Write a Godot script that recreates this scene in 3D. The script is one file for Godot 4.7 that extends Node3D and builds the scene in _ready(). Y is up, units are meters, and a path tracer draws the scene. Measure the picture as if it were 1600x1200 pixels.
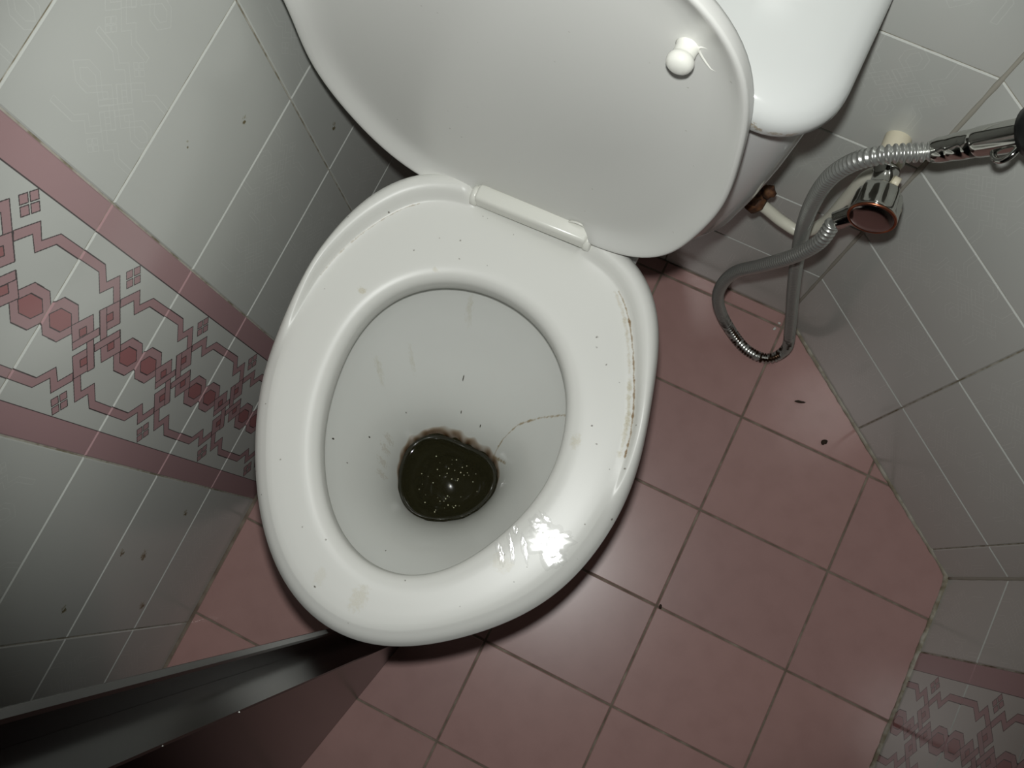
extends Node3D
# A tiled toilet seen from above: pink floor tiles, white wall tiles with printed pink columns,
# a white toilet with its lid up, a chrome valve with a metal spray hose, a dark wooden door leaf.

# ---------- room measures (metres) ----------
const XL := -0.6016            # left wall face
const ZB := -0.1752            # back wall face
const XC := 0.0                # corner of back wall and slanting wall
const XR := 0.357              # right wall face
const ZE := 0.0876             # corner of slanting wall and right wall
const ZF := 1.30               # front wall face
const CEIL := 2.38
const H0 := 0.180              # height of the first course of wall tiles
const HT := 0.1684             # height of the other courses
const GAP := 0.0017            # joint width of the walls
const TILE_W := 0.2036

const OUTER := [0.22668, 0.00289, -0.02258, 0.00135, -0.0023, 0.00045, 0.00267, -0.00037, -0.00033, -0.01668, 0.00596, -0.00457, 0.00127, 0.00618, -0.00095, -0.00179, -0.00018]
const INNER := [0.13845, 0.00193, -0.01473, 0.00011, 0.00071, 0.00077, -0.00434, 0.00463, -0.00415, -0.00056, 0.0009]
const WATER := [0.05779, -0.00615, 0.00357, 0.00018, -0.00164, -0.00594, -0.00315, -0.00276, 0.00069]
const LIDC := [0.22792, -0.00104, -0.00917, 0.00133, -0.01355, -1e-05, 0.00226, 0.00113, 0.01699, 0.00205, -0.00308, -6e-05, 0.00314, 0.00121, -0.00335]

const PLANAR := Rect2(-0.58, -0.06, 0.60, 0.60)   # the part of the floor plan that the toilet's dirt textures cover

var M := {}
var noise := FastNoiseLite.new()
var soft := FastNoiseLite.new()        # one octave
var used_names := {}
var tile_cache := {}

func _ready():
	noise.seed = 7
	noise.frequency = 1.0
	noise.fractal_octaves = 3
	soft.seed = 19
	soft.frequency = 1.0
	soft.fractal_type = FastNoiseLite.FRACTAL_NONE
	setup_camera_and_light()
	make_materials()
	build_room()
	build_door()
	build_toilet()
	build_plumbing()
	build_small_things()

# ====================================================================================
# camera, environment, flash
# ====================================================================================
func setup_camera_and_light():
	var cam_basis := Basis(Vector3(0.896193, -0.040476, -0.441814), Vector3(-0.425763, 0.201558, -0.8821), Vector3(0.124755, 0.97864, 0.163401)).orthonormalized()
	var cam_at := Vector3(-0.15537, 1.37829, 0.33458)
	var cam := Camera3D.new()
	cam.name = "camera"
	cam.fov = 45.047
	cam.near = 0.02
	cam.far = 20.0
	cam.transform = Transform3D(cam_basis, cam_at)
	add_child(cam)
	cam.current = true
	var env := Environment.new()
	env.background_mode = Environment.BG_COLOR
	env.background_color = Color(0.02, 0.02, 0.022)
	env.tonemap_mode = Environment.TONE_MAPPER_LINEAR
	env.tonemap_exposure = 1.0
	env.sdfgi_enabled = true
	env.ssao_enabled = true
	env.ssil_enabled = true
	var we := WorldEnvironment.new()
	we.name = "environment"
	we.environment = env
	add_child(we)
	# the camera's own flash, just above the lens: a small window with a beam a little wider than the picture
	var flash := SpotLight3D.new()
	flash.name = "flash"
	flash.light_size = 0.014
	flash.light_color = Color(0.991, 1.0, 0.987)
	flash.light_energy = FLASH
	flash.spot_range = 8.0
	flash.spot_attenuation = 2.0
	flash.spot_angle = 38.5
	flash.spot_angle_attenuation = 0.5
	flash.shadow_enabled = true
	flash.transform = Transform3D(cam_basis * Basis(Vector3(1, 0, 0), deg_to_rad(2.5)) * Basis(Vector3(0, 1, 0), deg_to_rad(-1.5)), cam_at + cam_basis.y * 0.058)
	add_child(flash)

const FLASH := 0.555

# ====================================================================================
# helpers
# ====================================================================================
func numbered(called: String) -> String:
	var n = used_names.get(called, -1) + 1
	used_names[called] = n
	return called if n == 0 else "%s_%03d" % [called, n]

func tag(o: Node, label: String, category: String, group := "", kind := ""):
	if label: o.set_meta("label", label)
	if category: o.set_meta("category", category)
	if group: o.set_meta("group", group)
	if kind: o.set_meta("kind", kind)
	return o

func thing(called: String, label: String, category: String, at := Vector3.ZERO, group := "") -> Node3D:
	var o := Node3D.new()
	o.name = numbered(called)
	add_child(o)
	o.position = at
	tag(o, label, category, group)
	return o

func part(called: String, mesh: Mesh, mat: Material, parent: Node, xf := Transform3D.IDENTITY) -> MeshInstance3D:
	var o := MeshInstance3D.new()
	o.name = called if parent != self else numbered(called)
	o.mesh = mesh
	o.material_override = mat
	o.cast_shadow = GeometryInstance3D.SHADOW_CASTING_SETTING_ON
	o.transform = xf
	parent.add_child(o, true)
	return o

func fourier(c: Array, th: float) -> float:
	var k_max := (c.size() - 1) / 2
	var r: float = c[0]
	for k in range(1, k_max + 1):
		r += c[k] * cos(k * th) + c[k_max + k] * sin(k * th)
	return r

func spline(points: Array, per: int) -> Array:
	var out := []
	var n := points.size()
	for i in n - 1:
		var a: Vector3 = points[max(i - 1, 0)]
		var b: Vector3 = points[i]
		var c: Vector3 = points[i + 1]
		var d: Vector3 = points[min(i + 2, n - 1)]
		for k in per:
			out.append(b.cubic_interpolate(c, a, d, float(k) / per))
	out.append(points[n - 1])
	return out

# A skin over rings of points. hint: a direction that most faces look to, or zero for a closed body.
func skin(rings: Array, opts := {}) -> ArrayMesh:
	var closed: bool = opts.get("closed", true)
	var wrap: bool = opts.get("wrap", false)
	var uvf = opts.get("uv", null)
	var colf = opts.get("color", null)
	var hint: Vector3 = opts.get("hint", Vector3.ZERO)
	var tris := []                                  # each corner: [point, ring, index]
	var nr := rings.size()
	var n: int = rings[0].size()
	for i in (nr if wrap else nr - 1):
		var i2 := (i + 1) % nr
		for j in (n if closed else n - 1):
			var j2 := (j + 1) % n
			var a = [rings[i][j], i, j]
			var b = [rings[i][j2], i, j2]
			var c = [rings[i2][j], i2, j]
			var d = [rings[i2][j2], i2, j2]
			tris.append([a, b, c])
			tris.append([b, d, c])
	for cap in opts.get("caps", []):
		var i: int = 0 if cap == 0 else nr - 1
		var mid := Vector3.ZERO
		for p in rings[i]: mid += p
		mid /= n
		for j in n:
			var a = [rings[i][j], i, j]
			var b = [rings[i][(j + 1) % n], i, (j + 1) % n]
			tris.append([b, a, [mid, i, 0]] if cap == 0 else [a, b, [mid, i, 0]])
	var vol := 0.0
	var org: Vector3 = rings[0][0]
	for t in tris:
		var a: Vector3 = t[0][0] - org
		var b: Vector3 = t[1][0] - org
		var c: Vector3 = t[2][0] - org
		if hint == Vector3.ZERO: vol += a.dot(b.cross(c))
		else: vol += (b - a).cross(c - a).dot(hint)
	var st := SurfaceTool.new()
	st.begin(Mesh.PRIMITIVE_TRIANGLES)
	st.set_smooth_group(0)
	for t in tris:
		var order = [0, 2, 1] if vol > 0 else [0, 1, 2]
		for k in order:
			if uvf != null: st.set_uv(uvf.call(t[k][0]))
			if colf != null: st.set_color(colf.call(t[k][1], t[k][2]))
			st.add_vertex(t[k][0])
	st.generate_normals()
	st.index()
	return st.commit()

# profile: [radius, height along +Y]; flutes modulate the radius
func lathe(profile: Array, segs := 28, flutes := 0, depth := 0.0) -> ArrayMesh:
	var rings := []
	for p in profile:
		var ring := PackedVector3Array()
		for k in segs:
			var th := TAU * k / segs
			var r: float = p[0]
			if flutes and p.size() > 2: r *= 1.0 - depth * p[2] * (0.5 - 0.5 * cos(flutes * th))
			ring.append(Vector3(r * cos(th), p[1], r * sin(th)))
		rings.append(ring)
	return skin(rings, {"caps": [0, 1]})

func facing(at: Vector3, axis: Vector3) -> Transform3D:      # local +Y along axis
	var y := axis.normalized()
	var x := y.cross(Vector3(0.3, 0.2, 0.9)).normalized()
	return Transform3D(Basis(x, y, x.cross(y)), at)

# a tube along path; radius_at(index, length) ; colour_at(length)
func tube(path: Array, segs: int, radius_at: Callable, colf = null) -> ArrayMesh:
	var rings := []
	var lens := []
	var run := 0.0
	var side := Vector3.UP.cross(path[1] - path[0])
	if side.length() < 1e-5: side = Vector3.RIGHT
	for i in path.size():
		if i: run += path[i].distance_to(path[i - 1])
		lens.append(run)
		var d: Vector3 = (path[min(i + 1, path.size() - 1)] - path[max(i - 1, 0)]).normalized()
		side = (side - d * side.dot(d)).normalized()
		var up := d.cross(side)
		var r: float = radius_at.call(i, run)
		var ring := PackedVector3Array()
		for k in segs:
			var th := TAU * k / segs
			ring.append(path[i] + side * cos(th) * r + up * sin(th) * r)
		rings.append(ring)
	var o := {"caps": [0, 1]}
	if colf != null: o["color"] = func(i, j): return colf.call(lens[i], j)
	return skin(rings, o)

func resample(path: Array, step: float) -> Array:
	var out := [path[0]]
	var left := step
	for i in path.size() - 1:
		var a: Vector3 = path[i]
		var b: Vector3 = path[i + 1]
		var l := a.distance_to(b)
		var at := 0.0
		while l - at >= left:
			at += left
			out.append(a.lerp(b, at / l))
			left = step
		left -= l - at
	return out

func blob(seed_: int, r: Vector3, rough := 0.25) -> ArrayMesh:   # an uneven little lump
	var rings := []
	for i in range(1, 7):
		var ph := PI * i / 7.0
		var ring := PackedVector3Array()
		for k in 10:
			var th := TAU * k / 10.0
			var d := Vector3(sin(ph) * cos(th), cos(ph), sin(ph) * sin(th))
			var s := 1.0 + rough * noise.get_noise_3d(d.x * 1.3 + seed_ * 7.1, d.y * 1.3, d.z * 1.3)
			ring.append(d * r * s)
		rings.append(ring)
	return skin(rings, {"caps": [0, 1]})

# ---------- polygons and tiles ----------
func inset(poly: PackedVector2Array, d: float) -> PackedVector2Array:      # convex, counter-clockwise
	var out := PackedVector2Array()
	var n := poly.size()
	for i in n:
		var a := poly[(i + n - 1) % n]
		var b := poly[i]
		var c := poly[(i + 1) % n]
		var d1 := (b - a).normalized()
		var d2 := (c - b).normalized()
		var n1 := Vector2(-d1.y, d1.x)
		var n2 := Vector2(-d2.y, d2.x)
		var s := (n1 + n2) / maxf(1.0 + n1.dot(n2), 0.2)
		out.append(b + s * d)
	return out

func ccw(poly: PackedVector2Array) -> PackedVector2Array:
	var a := 0.0
	for i in poly.size(): a += poly[i].cross(poly[(i + 1) % poly.size()])
	if a < 0:
		poly.reverse()
	var out := PackedVector2Array()
	for i in poly.size():
		if poly[i].distance_to(poly[(i + 1) % poly.size()]) > 0.004: out.append(poly[i])
	return out

# a bevelled slab: outline in its own X-Y plane, face at Z = 0, looking to +Z
func slab(poly: PackedVector2Array, depth: float, bevel: float, uv_size: Vector2, gap := GAP) -> ArrayMesh:
	var p0 := inset(poly, gap / 2)
	var p1 := inset(p0, bevel)
	var n := p0.size()
	var mid := Vector2.ZERO
	for p in p1: mid += p / n
	var inside := Vector3(mid.x, mid.y, -depth / 2)
	var st := SurfaceTool.new()
	st.begin(Mesh.PRIMITIVE_TRIANGLES)
	st.set_smooth_group(-1)
	var tri := func(a: Vector3, b: Vector3, c: Vector3):
		var o = [a, b, c] if (b - a).cross(c - a).dot((a + b + c) / 3 - inside) < 0 else [a, c, b]
		for p in o:
			st.set_uv(Vector2(p.x / uv_size.x, 1.0 - p.y / uv_size.y))
			st.add_vertex(p)
	for i in n:
		var j := (i + 1) % n
		if i > 0 and j > 0: tri.call(Vector3(p1[0].x, p1[0].y, 0), Vector3(p1[i].x, p1[i].y, 0), Vector3(p1[j].x, p1[j].y, 0))
		var a1 := Vector3(p1[i].x, p1[i].y, 0)
		var b1 := Vector3(p1[j].x, p1[j].y, 0)
		var a0 := Vector3(p0[i].x, p0[i].y, -bevel * 0.8)
		var b0 := Vector3(p0[j].x, p0[j].y, -bevel * 0.8)
		tri.call(a1, b1, a0)
		tri.call(b1, b0, a0)
		var ad := Vector3(p0[i].x, p0[i].y, -depth)
		var bd := Vector3(p0[j].x, p0[j].y, -depth)
		tri.call(a0, b0, ad)
		tri.call(b0, bd, ad)
	st.generate_normals()
	st.index()
	return st.commit()

func rect_tile(w: float, h: float) -> ArrayMesh:
	var key := "%.4f %.4f" % [w, h]
	if not tile_cache.has(key):
		tile_cache[key] = slab(PackedVector2Array([Vector2(0, 0), Vector2(w, 0), Vector2(w, h), Vector2(0, h)]), 0.006, 0.0011, Vector2(maxf(w, TILE_W) if w < TILE_W * 0.9 else w, h))
	return tile_cache[key]

func prism(poly: PackedVector2Array, y0: float, y1: float) -> ArrayMesh:      # poly in plan (x, z), any simple outline
	var st := SurfaceTool.new()
	st.begin(Mesh.PRIMITIVE_TRIANGLES)
	st.set_smooth_group(-1)
	var idx := Geometry2D.triangulate_polygon(poly)
	var area := 0.0
	for i in poly.size(): area += poly[i].cross(poly[(i + 1) % poly.size()])
	var face := func(a: Vector3, b: Vector3, c: Vector3, want: Vector3):
		var o = [a, b, c] if (b - a).cross(c - a).dot(want) < 0 else [a, c, b]
		for p in o:
			st.set_uv(Vector2(p.x + p.z, p.y))
			st.add_vertex(p)
	for i in range(0, idx.size(), 3):
		for yy in [[y0, Vector3.DOWN], [y1, Vector3.UP]]:
			face.call(Vector3(poly[idx[i]].x, yy[0], poly[idx[i]].y), Vector3(poly[idx[i + 1]].x, yy[0], poly[idx[i + 1]].y), Vector3(poly[idx[i + 2]].x, yy[0], poly[idx[i + 2]].y), yy[1])
	for i in poly.size():
		var a := poly[i]
		var b := poly[(i + 1) % poly.size()]
		var d := b - a
		var out := Vector3(d.y, 0, -d.x) * signf(area)
		face.call(Vector3(a.x, y0, a.y), Vector3(b.x, y0, b.y), Vector3(a.x, y1, a.y), out)
		face.call(Vector3(b.x, y0, b.y), Vector3(b.x, y1, b.y), Vector3(a.x, y1, a.y), out)
	st.generate_normals()
	st.index()
	return st.commit()

func box_mesh(lo: Vector3, hi: Vector3) -> ArrayMesh:
	return prism(PackedVector2Array([Vector2(lo.x, lo.z), Vector2(hi.x, lo.z), Vector2(hi.x, hi.z), Vector2(lo.x, hi.z)]), lo.y, hi.y)

# ====================================================================================
# materials and computed textures
# ====================================================================================
func mat(col: Color, rough: float, metal := 0.0) -> StandardMaterial3D:
	var m := StandardMaterial3D.new()
	m.albedo_color = col
	m.roughness = rough
	m.metallic = metal
	return m

func tex(img: Image) -> ImageTexture:
	return ImageTexture.create_from_image(img)

func fill_poly(img: Image, pts: Array, col, line_col, line_w: float):
	var w := img.get_width()
	var h := img.get_height()
	var poly := PackedVector2Array()
	var lo := Vector2(1e9, 1e9)
	var hi := Vector2(-1e9, -1e9)
	for p in pts:
		var v := Vector2((1.0 - p[0]) * w, p[1] * h)
		poly.append(v)
		lo = lo.min(v)
		hi = hi.max(v)
	for y in range(maxi(0, int(lo.y - 2)), mini(h, int(hi.y + 3))):
		for x in range(maxi(0, int(lo.x - 2)), mini(w, int(hi.x + 3))):
			var q := Vector2(x + 0.5, y + 0.5)
			var dist := 1e9
			for i in poly.size():
				dist = minf(dist, q.distance_to(Geometry2D.get_closest_point_to_segment(q, poly[i], poly[(i + 1) % poly.size()])))
			if line_col != null and dist < line_w: img.set_pixel(x, y, line_col)
			elif col != null and Geometry2D.is_point_in_polygon(q, poly): img.set_pixel(x, y, col)

func decor_polys() -> Array:                       # [points in (s, t), tone] ; tone 0 band, 1 deep pink
	var out := []
	var turn := func(a): return a.map(func(p): return [1.0 - p[0], 0.985 - p[1]])
	var z1 := [[.215, -.03], [.215, .207], [.272, .295], [.218, .37], [.387, .605], [.415, .566], [.273, .37], [.327, .293], [.255, .19], [.255, -.03]]
	var z2 := [[.301, .494], [.22, .612], [.276, .687], [.216, .78], [.216, 1.03], [.258, 1.03], [.258, .79], [.327, .69], [.275, .612], [.333, .53]]
	for z in [z2, z1]:
		out.append([z, 0])
		out.append([turn.call(z), 0])
	var hexo := [[.412, .053], [.412, .186], [.497, .30], [.582, .184], [.58, .055], [.497, -.062]]
	var hexi := [[.455, .076], [.455, .171], [.497, .226], [.54, .168], [.54, .074], [.497, .017]]
	for hx in [[hexo, 0], [hexi, 1]]:
		out.append(hx)
		out.append([turn.call(hx[0]), hx[1]])
	var strips := [[[.387, .375], [.497, .525], [.47, .563], [.36, .414]], [[.415, .639], [.522, .495], [.55, .533], [.442, .677]]]
	var dia := func(cx, cy, a, b): return [[cx - a, cy], [cx, cy - b], [cx + a, cy], [cx, cy + b]]
	for c in [[.497, .341], [.497, .644], [.39, .49], [.608, .49]]: out.append([dia.call(c[0], c[1], .083, .117), 0])
	for s in strips:
		out.append([s, 0])
		out.append([turn.call(s), 0])
	for c in [[.497, .341], [.497, .644], [.39, .49], [.608, .49]]: out.append([dia.call(c[0], c[1], .027, .039), 1])
	for cx in [.191, .806]:
		for o in [[-.032, 0.0], [.032, 0.0], [0.0, -.046], [0.0, .046]]: out.append([dia.call(cx + o[0], .49 + o[1], .026, .037), 0])
	return out

func blot(img: Image, at: Vector2, r: Vector2, col: Color, strength: float, ragged := 0.5, turn := 0.0):
	var lo := at - Vector2(r.length(), r.length()) * 1.3
	var hi := at + Vector2(r.length(), r.length()) * 1.3
	for y in range(maxi(0, int(lo.y)), mini(img.get_height(), int(hi.y) + 1)):
		for x in range(maxi(0, int(lo.x)), mini(img.get_width(), int(hi.x) + 1)):
			var d := (Vector2(x, y) - at).rotated(-turn)
			var q := Vector2(d.x / r.x, d.y / r.y).length()
			q += ragged * noise.get_noise_2d(x * 0.09 + at.x, y * 0.09 + at.y)
			var a := clampf((1.0 - q) * 2.2, 0, 1) * strength * (0.75 + 0.5 * noise.get_noise_2d(x * 0.35, y * 0.35))
			if a > 0.004: img.set_pixel(x, y, img.get_pixel(x, y).lerp(col, clampf(a, 0, 1)))

func streak(img: Image, pts: Array, width: float, col: Color, strength: float, ragged := 0.8):
	for i in pts.size() - 1:
		var a: Vector2 = pts[i]
		var b: Vector2 = pts[i + 1]
		var steps := int(a.distance_to(b) / maxf(width * 0.7, 1.0)) + 1
		for k in steps:
			var p := a.lerp(b, float(k) / steps)
			p += Vector2(noise.get_noise_2d(p.x * 0.05, p.y * 0.05), noise.get_noise_2d(p.y * 0.05 + 40, p.x * 0.05)) * width * 0.5
			var g := 0.6 + 0.9 * absf(noise.get_noise_2d(p.x * 0.03 + 9, p.y * 0.03))
			blot(img, p, Vector2(width, width) * g, col, strength * g, ragged)

func plan(x: float, z: float, size: int) -> Vector2:
	return Vector2((x - PLANAR.position.x) / PLANAR.size.x, (z - PLANAR.position.y) / PLANAR.size.y) * size

func plan_uv(p: Vector3) -> Vector2:
	return Vector2((p.x - PLANAR.position.x) / PLANAR.size.x, (p.z - PLANAR.position.y) / PLANAR.size.y)

func make_materials():
	# --- wall tiles
	var bg := Color(0.765, 0.775, 0.755)
	var band := Color(0.675, 0.55, 0.56)
	var deep := Color(0.63, 0.43, 0.435)
	var ink := Color(0.31, 0.28, 0.285)
	var dec := Image.create(560, 460, false, Image.FORMAT_RGB8)
	dec.fill(bg)
	var polys := decor_polys()
	for p in polys: fill_poly(dec, p[0], deep if p[1] else band, ink, 1.25)
	fill_poly(dec, [[-0.1, -0.1], [0.13, -0.1], [0.13, 1.1], [-0.1, 1.1]], band, ink, 1.3)
	fill_poly(dec, [[0.87, -0.1], [1.1, -0.1], [1.1, 1.1], [0.87, 1.1]], band, ink, 1.3)
	M.decor = mat(Color.WHITE, 0.17)
	M.decor.albedo_texture = tex(dec)
	var pl := Image.create(512, 420, false, Image.FORMAT_RGB8)
	pl.fill(bg)
	var faint := Color(0.803, 0.810, 0.791)
	for p in polys:
		fill_poly(pl, p[0].map(func(q): return [q[0] * 0.62 + 0.02, q[1] * 0.62 + 0.03]), null, faint, 0.8)
		fill_poly(pl, p[0].map(func(q): return [q[0] * 0.55 + 0.44, q[1] * 0.7 + 0.3]), null, faint, 0.7)
	M.plain = mat(Color.WHITE, 0.2)
	M.plain.albedo_texture = tex(pl)
	M.plain_clean = mat(bg, 0.2)
	# plain tiles with brown splashes; spots given in tile fractions
	M.plain_spots = []
	for spots in [[[0.17, 0.77, 5]], [[0.51, 0.13, 5], [0.50, 0.48, 8], [0.80, 0.79, 5], [0.16, 0.93, 7]], [[0.17, 0.73, 5]], [[0.70, 0.67, 4], [0.4, 0.3, 2]]]:
		var im := Image.create(512, 420, false, Image.FORMAT_RGB8)
		im.fill(bg)
		for s in spots:
			var at := Vector2(s[0] * 512, s[1] * 420)
			blot(im, at, Vector2(s[2] * 1.4, s[2] * 2.0), Color(0.30, 0.24, 0.10), 0.9, 0.9)
			blot(im, at + Vector2(9, -12), Vector2(s[2] * 1.6, s[2] * 1.8), Color(0.42, 0.36, 0.2), 0.4, 1.2)
		var m := mat(Color.WHITE, 0.2)
		m.albedo_texture = tex(im)
		M.plain_spots.append(m)
	# --- grout: pale cement with yellow-brown dirt
	var gn := NoiseTexture2D.new()
	gn.width = 256; gn.height = 256; gn.seamless = true
	gn.noise = FastNoiseLite.new()
	gn.noise.seed = 3
	gn.noise.frequency = 0.03
	var ramp := Gradient.new()
	ramp.offsets = PackedFloat32Array([0.0, 0.38, 0.55, 1.0])
	ramp.colors = PackedColorArray([Color(0.42, 0.37, 0.28), Color(0.56, 0.53, 0.46), Color(0.68, 0.66, 0.61), Color(0.76, 0.75, 0.71)])
	gn.color_ramp = ramp
	M.grout = mat(Color.WHITE, 0.85)
	M.grout.albedo_texture = gn
	M.grout.uv1_triplanar = true
	M.grout.uv1_world_triplanar = true
	M.grout.uv1_scale = Vector3(5, 5, 5)
	var gf := NoiseTexture2D.new()
	gf.width = 256; gf.height = 256; gf.seamless = true
	gf.noise = gn.noise
	var ramp2 := Gradient.new()
	ramp2.offsets = PackedFloat32Array([0.0, 0.5, 1.0])
	ramp2.colors = PackedColorArray([Color(0.42, 0.36, 0.31), Color(0.50, 0.45, 0.40), Color(0.60, 0.56, 0.50)])
	gf.color_ramp = ramp2
	M.floor_grout = mat(Color.WHITE, 0.85)
	M.floor_grout.albedo_texture = gf
	M.floor_grout.uv1_triplanar = true
	M.floor_grout.uv1_world_triplanar = true
	M.floor_grout.uv1_scale = Vector3(4, 4, 4)
	M.corner = mat(Color(0.66, 0.645, 0.60), 0.8)
	# --- floor tiles, three tones of the same pink
	var fn := NoiseTexture2D.new()
	fn.width = 512; fn.height = 512; fn.seamless = true
	fn.noise = FastNoiseLite.new()
	fn.noise.seed = 11
	fn.noise.frequency = 0.012
	fn.noise.fractal_octaves = 5
	var fr := Gradient.new()
	fr.offsets = PackedFloat32Array([0.0, 0.5, 1.0])
	fr.colors = PackedColorArray([Color(0.96, 0.955, 0.955), Color(0.985, 0.985, 0.985), Color(1, 1, 1)])
	fn.color_ramp = fr
	M.floor_tiles = []
	for c in [Color(0.69, 0.545, 0.525), Color(0.678, 0.537, 0.52), Color(0.70, 0.55, 0.53)]:
		var m := mat(c, 0.3)
		m.albedo_texture = fn
		m.uv1_triplanar = true
		m.uv1_world_triplanar = true
		m.uv1_scale = Vector3(3, 3, 3)
		M.floor_tiles.append(m)
	M.plaster = mat(Color(0.62, 0.61, 0.58), 0.9)
	# --- toilet
	M.ceramic = mat(Color(0.835, 0.84, 0.835), 0.12)
	var ci := Image.create(1440, 180, false, Image.FORMAT_RGB8)
	ci.fill(Color(0.835, 0.84, 0.835))
	for b in [[-.168, .743, 26, 10, .75], [-.176, .746, 14, 12, .6], [-.158, .740, 16, 8, .8], [-.146, .739, 18, 6, .6], [-.135, .738, 14, 5, .5], [-.178, .738, 10, 7, .7]]:
		blot(ci, Vector2((b[0] + .58) / .48 * 1440, (.775 - b[1]) / .06 * 180), Vector2(b[2], b[3]), Color(0.60, 0.53, 0.43), b[4], 0.8)
	M.cistern_lid = mat(Color.WHITE, 0.12)
	M.cistern_lid.albedo_texture = tex(ci)
	var S := 1024
	var si := Image.create(S, S, false, Image.FORMAT_RGB8)
	var plastic := Color(0.885, 0.885, 0.865)
	si.fill(plastic)
	paint_seat(si, S)
	M.seat = mat(Color.WHITE, 0.38)
	M.seat.albedo_texture = tex(si)
	var bi := Image.create(S, S, false, Image.FORMAT_RGB8)
	bi.fill(Color(0.87, 0.873, 0.858))
	paint_bowl(bi, S)
	M.bowl = mat(Color.WHITE, 0.14)
	M.bowl.albedo_texture = tex(bi)
	M.lid = mat(Color(0.865, 0.865, 0.85), 0.3)
	var li := Image.create(1024, 1024, false, Image.FORMAT_RGB8)
	li.fill(Color(0.865, 0.865, 0.85))
	var rng := RandomNumberGenerator.new()
	rng.seed = 5
	for k in 46:
		var v := rng.randf_range(0.7, 1.7)
		blot(li, Vector2(rng.randf() * 1024, rng.randf() * 1024), Vector2(v * rng.randf_range(1, 2), v), Color(0.45, 0.43, 0.38), rng.randf_range(0.15, 0.6), 0.6, rng.randf() * 3)
	M.lid.albedo_color = Color.WHITE
	M.lid.albedo_texture = tex(li)
	M.white_plastic = mat(Color(0.9, 0.9, 0.87), 0.25)
	M.dirt = mat(Color(0.2, 0.15, 0.1), 0.8)
	M.water = mat(Color(0.16, 0.155, 0.10, 0.6), 0.02)
	M.water.transparency = BaseMaterial3D.TRANSPARENCY_ALPHA
	M.froth = mat(Color(0.75, 0.74, 0.62), 0.4)
	M.film = mat(Color(1, 1, 1, 0.05), 0.09)
	M.film.transparency = BaseMaterial3D.TRANSPARENCY_ALPHA
	M.film.metallic_specular = 1.0
	# --- plumbing
	M.chrome = mat(Color(0.78, 0.78, 0.76), 0.09, 1.0)
	M.cap = mat(Color(0.62, 0.58, 0.57), 0.12, 1.0)
	M.copper = mat(Color(0.72, 0.45, 0.34), 0.3, 1.0)
	M.hose = mat(Color.WHITE, 0.28, 0.8)
	M.hose.vertex_color_use_as_albedo = true
	M.pvc = mat(Color(0.83, 0.80, 0.71), 0.4)
	M.supply = mat(Color(0.85, 0.84, 0.78), 0.35)
	var rn := NoiseTexture2D.new()
	rn.width = 128; rn.height = 128; rn.seamless = true
	rn.noise = FastNoiseLite.new()
	rn.noise.seed = 21
	rn.noise.frequency = 0.05
	var rr := Gradient.new()
	rr.offsets = PackedFloat32Array([0.0, 0.5, 1.0])
	rr.colors = PackedColorArray([Color(0.16, 0.09, 0.05), Color(0.36, 0.22, 0.12), Color(0.55, 0.42, 0.28)])
	rn.color_ramp = rr
	M.rust = mat(Color.WHITE, 0.75)
	M.rust.albedo_texture = rn
	M.rust.uv1_triplanar = true
	M.rust.uv1_scale = Vector3(14, 14, 14)
	M.black = mat(Color(0.06, 0.065, 0.065), 0.35)
	# --- door
	var wn := NoiseTexture2D.new()
	wn.width = 512; wn.height = 512; wn.seamless = true
	wn.noise = FastNoiseLite.new()
	wn.noise.seed = 31
	wn.noise.frequency = 0.02
	wn.noise.fractal_octaves = 4
	var wr := Gradient.new()
	wr.offsets = PackedFloat32Array([0.0, 0.5, 1.0])
	wr.colors = PackedColorArray([Color(0.03, 0.022, 0.018), Color(0.06, 0.04, 0.032), Color(0.10, 0.065, 0.05)])
	wn.color_ramp = wr
	M.wood = mat(Color.WHITE, 0.2)
	M.wood.metallic_specular = 0.3
	M.wood.albedo_texture = wn
	M.wood.uv1_triplanar = true
	M.wood.uv1_scale = Vector3(9, 0.8, 9)
	M.fleck = mat(Color(0.85, 0.85, 0.83), 0.6)

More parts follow.
